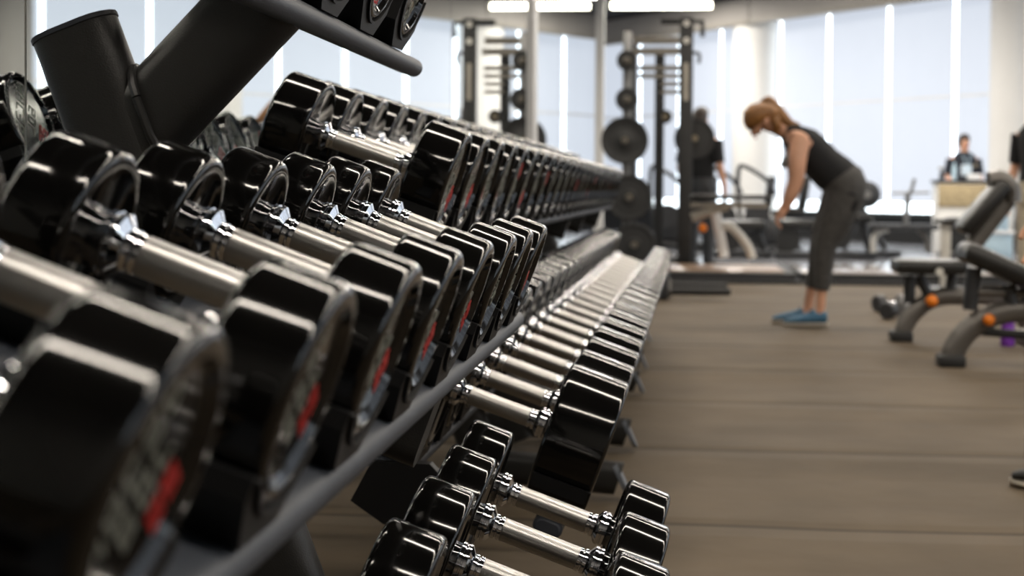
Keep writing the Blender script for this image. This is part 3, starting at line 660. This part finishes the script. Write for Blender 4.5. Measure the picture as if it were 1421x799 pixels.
bm = NB(); tube(bm, [Q(1262, 382), Q(1262, 420)], .035); tube(bm, [Q(1275, 382), Q(1290, 412)], .03); obj('seat_post', bm, 'dark', t)
bm = NB(); tube(bm, [Q(1322, 372), Q(1318, 410)], .03); obj('hinge_post', bm, 'dark', t)
bm = NB(); a, b = Q(1334, 322), Q(1392, 254); d = b-a; an = -math.atan2(d.z, d.x); box(bm, (a+b)/2, (d.length, .28, .085), ry(an), .03); obj('back_pad', bm, 'vinyl', t)
bm = NB(); a, b = Q(1346, 345), Q(1399, 276); tube(bm, [a, a.lerp(b, .5), b], .052, flat=.8); tube(bm, smoothpath([Q(1372, 250), Q(1390, 248), Q(1403, 262), Q(1404, 280)], 4), .05, flat=1.6); obj('back_frame', bm, 'silver', t)
t2, Q = adj_bench('grey adjustable bench nearest the camera with sloping pad and orange knob', 0, (1321, 508), 0, 0, 1)
bm = NB(); tube(bm, smoothpath([Q(1319, 503), Q(1327, 480), Q(1344, 458), Q(1368, 442), Q(1400, 432), Q(1450, 430)], 5), .058, flat=.75); obj('curved_leg', bm, 'silver', t2)
bm = NB(); v = Q(1319, 503); box(bm, (v.x, 0, .03), (.13, .15, .06), None, .012); obj('front_foot', bm, 'black', t2)
bm = NB(); tube(bm, [Q(1440, 430), Q(1500, 440), Q(1525, 490)], .05); v = Q(1525, 500); box(bm, (v.x, 0, .03), (.12, .5, .06), None, .012); obj('rear_leg', bm, 'silver', t2)
bm = NB(); ball(bm, Q(1368, 442, -.075), .030); obj('knob', bm, 'orange', t2)
bm = NB(); a, b = Q(1333, 345), Q(1450, 398); d = b-a; an = -math.atan2(d.z, d.x); box(bm, (a+b)/2, (d.length, .30, .10), ry(an), .035); obj('seat_pad', bm, 'vinyl', t2)
bm = NB(); tube(bm, [Q(1352, 372), Q(1346, 430)], .038); tube(bm, [Q(1400, 395), Q(1404, 432)], .036); obj('pad_post', bm, 'dark', t2)
bm = NB(); tube(bm, [Q(1352, 405), Q(1440, 408)], .025); obj('stretcher', bm, 'silver', t2)
bm = NB(); tube(bm, [Q(1362, 460), Q(1440, 466)], .022); obj('transport_handle', bm, 'black', t2)
# bottle
q = on_floor(1398, 480); bo = thing('water_bottle', 'purple water bottle standing on the floor beside the nearest bench', 'bottle', q)
bm = NB(); lathe(bm, [(0, 0), (0, .036), (.008, .04), (.10, .037), (.115, .035), (.13, .038), (.165, .038), (.175, .03), (.176, 0)], 24, axis='Z'); obj('body', bm, 'purple', bo)
bm = NB(); lathe(bm, [(.176, .026), (.176, .03), (.20, .03), (.202, .012), (.215, .01), (.215, 0)], 20, axis='Z'); obj('cap', bm, 'purple', bo)
# stool-like stand behind
q = on_floor(1310, 425); v = at(1312, 330, q.y+1.5)
st = thing('step_stool', 'pale single-post stand with small black top behind the tall bench', 'stand', (v.x, q.y+1.5, 0)); zt = at(1315, 309, q.y+1.5).z
bm = NB(); box(bm, (0, 0, zt/2), (.085, .06, zt), None, .01); obj('post', bm, 'pale', st)
bm = NB(); box(bm, (.03, 0, zt+.012), (.24, .20, .035), None, .012); obj('top', bm, 'black', st)
bm = NB(); box(bm, (0, 0, .03), (.35, .35, .05), None, .012); obj('base', bm, 'dark', st)
# hex dumbbells on the floor by the bench
for i, (px, py, lab) in enumerate(((1236, 432, 'chrome dumbbell lying on the floor left of the tall bench'), (1243, 442, 'chrome dumbbell on the floor in front of another one by the tall bench'))):
    q = on_floor(px, py); d = thing('dumbbell', lab, 'dumbbell', (q.x, q.y, .062), .5+i*.4)
    bm = NB(); lathe(bm, [(-.07, .014), (.07, .014)], 16); obj('handle', bm, 'chrome', d)
    for sg in (-1, 1): bm = NB(); lathe(bm, [(-.035, 0), (-.035, .052), (-.026, .06), (.026, .06), (.035, .052), (.035, 0)], 24, (sg*.10, 0, 0)); obj('head', bm, 'dark' if sg < 0 else 'grey', d)
# counter with basket and things on it
CY = 21.0; q = at(1340, 270, CY)
co = thing('counter', 'tan reception counter with dark top in front of the man in the polo', 'counter', (q.x, CY, .036)); zc = at(1340, 254, CY).z-.036
bm = NB(); box(bm, (0, 0, zc/2), (.80, .45, zc), None, .01); obj('body', bm, 'column', co)
bm = NB(); box(bm, (0, -.235, zc-.17), (.80, .03, .30), None, .006); obj('wicker_panel', bm, 'tan', co)
bm = NB(); box(bm, (0, 0, zc+.02), (.86, .5, .04), None, .008); obj('top', bm, 'dark', co)
ztop = zc+.036+.04
v = at(1307, 245, CY); kb = thing('spray_bottle', 'small black spray bottle on the left end of the tan counter', 'bottle', (v.x, CY, ztop))
bm = NB(); lathe(bm, [(0, 0), (0, .035), (.09, .035), (.11, .015), (.14, .014), (.14, 0)], 16, axis='Z'); obj('body', bm, 'black', kb)
bm = NB(); box(bm, (-.015, 0, .155), (.07, .02, .03), None, .005); obj('trigger', bm, 'hub', kb)
v = at(1350, 248, CY); bw = thing('towel', 'folded white towel lying on the tan counter before the man', 'towel', (v.x, CY-.08, ztop))
bm = NB(); box(bm, (0, 0, .025), (.18, .14, .05), None, .02); box(bm, (.0, 0, .065), (.17, .13, .04), None, .018); obj('cloth', bm, 'white', bw)
v = at(1325, 245, CY); bl = thing('water_bottle', 'blue-grey bottle on the counter beside the man in the polo', 'bottle', (v.x, CY+.05, ztop))
bm = NB(); lathe(bm, [(0, 0), (0, .03), (.16, .03), (.20, .015), (.24, .014), (.24, 0)], 16, axis='Z'); obj('body', bm, 'paleblue', bl)
# pale blue boxes right of the bench
v = on_floor(1380, 364, .036); bb = thing('storage_box', 'pale blue plastic box on the floor behind the tall bench', 'box', (v.x, v.y, .036)); hh = .30
bm = NB(); box(bm, (0, 0, .17), (.36, .3, .34), None, .03); obj('box', bm, 'paleblue', bb); bm = NB(); box(bm, (0, 0, .36), (.39, .33, .04), None, .015); obj('lid', bm, 'white', bb)
v2 = at(1380, 305, v.y); b2 = thing('water_jug', 'pale blue water jug standing on the plastic box', 'jug', (v.x+.02, v.y, .416))
bm = NB(); lathe(bm, [(0, 0), (0, .12), (.03, .135), (.24, .135), (.30, .05), (.36, .045), (.36, 0)], 24, axis='Z'); obj('body', bm, 'paleblue', b2)
# ---- far row of machines in front of the windows
def bike(label, px, Y, mirror=1):
    v = at(px, 320, Y); t = thing('exercise_bike', label, 'exercise machine', (v.x, Y, .036), group='recumbent machines by the windows')
    m_ = mirror
    bm = NB(); box(bm, (0, 0, .06), (.95, .5, .1), None, .03); box(bm, (.05*m_, 0, .28), (.55, .30, .38), None, .08); obj('base', bm, 'dark', t)
    bm = NB(); box(bm, (.34*m_, 0, .56), (.34, .36, .10), None, .04); obj('seat', bm, 'vinyl', t)
    bm = NB(); box(bm, (.50*m_, 0, .80), (.10, .36, .46), ry(.15*m_), .04); obj('backrest', bm, 'vinyl', t)
    bm = NB(); tube(bm, smoothpath([(-.30*m_, 0, .3), (-.36*m_, 0, .7), (-.36*m_, 0, 1.10), (-.28*m_, 0, 1.15), (0, 0, .98), (.12*m_, 0, .78)], 4), .03); obj('handle_loop', bm, 'dark', t)
    bm = NB(); lathe(bm, [(-.05, 0), (-.05, .17), (.05, .17), (.05, 0)], 28, (-.12*m_, -.16, .46), 'Y'); obj('flywheel_cover', bm, 'dark', t)
    return t
for px, Y, lab in ((938, 21.5, 'dark recumbent exercise bike seen between the squat rack posts'), (1016, 21.0, 'dark recumbent exercise bike just left of the slim column'), (1062, 20.4, 'dark recumbent exercise bike behind the woman\'s hands')):
    bike(lab, px, Y)
# spin bike with a big wheel, a T-bar bench, dark leg machine
v = at(1198, 300, 19.5); sbk = thing('spin_bike', 'black spin bike with round flywheel behind the woman\'s hips', 'exercise machine', (v.x, 19.5, .036))
zc = at(1203, 270, 19.5).z-.036; xc = at(1203, 270, 19.5).x-v.x
bm = NB(); lathe(bm, [(-.04, .0), (-.04, .13), (-.02, .17), (.02, .17), (.04, .13), (.04, 0)], 32, (xc, 0, zc), 'Y'); obj('flywheel', bm, 'dark', sbk)
bm = NB(); lathe(bm, [(-.05, 0), (-.05, .05), (.05, .05), (.05, 0)], 20, (xc, -.02, zc), 'Y'); obj('hub', bm, 'grey', sbk)
bm = NB(); tube(bm, [(xc, 0, zc), (xc-.1, 0, .5), (-.25, 0, .1)], .045); tube(bm, [(xc-.05, 0, .6), (.28, 0, .1)], .04); box(bm, (0, 0, .05), (.9, .45, .08), None, .02); obj('frame', bm, 'dark', sbk)
bm = NB(); box(bm, (-.32, 0, .62), (.26, .2, .07), None, .03); tube(bm, [(-.32, 0, .6), (-.22, 0, .1)], .03); obj('saddle', bm, 'vinyl', sbk)
v = at(1250, 325, 18.5); tb = thing('weight_bench', 'low grey bench with pale bent leg and upright post by the windows', 'bench', (v.x, 18.5, .036))
def T(px, py): a = at(px, py, 18.5); return (a.x-v.x, 0, a.z-.036)
bm = NB(); a, b = T(1205, 314), T(1300, 314); box(bm, ((a[0]+b[0])/2, 0, a[2]), (b[0]-a[0], .4, .07), None, .025); obj('pad', bm, 'dark', tb)
bm = NB(); tube(bm, smoothpath([T(1232, 318), T(1218, 322), T(1212, 334), T(1212, 350)], 4), .04); obj('leg', bm, 'pale', tb)
bm = NB(); tube(bm, smoothpath([T(1275, 318), T(1286, 330), T(1288, 350)], 4), .04); obj('leg', bm, 'silver', tb)
bm = NB(); tube(bm, [T(1257, 312), T(1260, 268)], .035); tube(bm, [T(1257, 272), T(1265, 264), T(1269, 248)], .022); obj('post', bm, 'grey', tb)
bm = NB(); tube(bm, [T(1238, 268), T(1290, 267)], .014); obj('bar', bm, 'silver', tb)
for i, (px, py, sx, sz, lab) in enumerate(((1110, 322, .62, .42, 'dark low leg machine behind the woman\'s hands'), (1180, 322, .60, .50, 'dark low machine behind the woman\'s knees'), (1030, 322, .70, .40, 'dark low machine behind the pale-legged bench'), (1340, 330, .6, .45, 'dark low machine behind the tall adjustable bench'))):
    v = at(px, py, 18.9+.1*i); g = thing('leg_machine', lab, 'exercise machine', (v.x, 18.9+.1*i, .036), group='low dark machines by the windows')
    bm = NB(); box(bm, (0, 0, .05), (sx, .5, .08), None, .02); tube(bm, [(-sx*.4, 0, .06), (-sx*.1, 0, sz*.9)], .045); tube(bm, [(sx*.4, 0, .06), (sx*.25, 0, sz*.9)], .045); obj('frame', bm, 'dark', g)
    bm = NB(); box(bm, (0, 0, sz), (sx*.85, .4, .13), None, .05); obj('pad', bm, 'vinyl', g)
    bm = NB(); lathe(bm, [(-.06, 0), (-.06, .15), (.06, .15), (.06, 0)], 24, (-sx*.25, -.1, sz*.55), 'Y'); obj('weight_disc', bm, 'black', g)
v = on_floor(1412, 350, .036); tw = thing('cable_tower', 'dark grey cable machine tower at the right edge behind the benches', 'exercise machine', (v.x+.12, v.y, .036)); zt = at(1412, 258, v.y).z
bm = NB(); box(bm, (0, 0, zt/2), (.30, .35, zt), None, .02); obj('housing', bm, 'dark', tw)
bm = NB(); box(bm, (0, -.19, zt*.5), (.16, .04, zt*.7), None, .01); obj('weight_stack', bm, 'grey', tw)
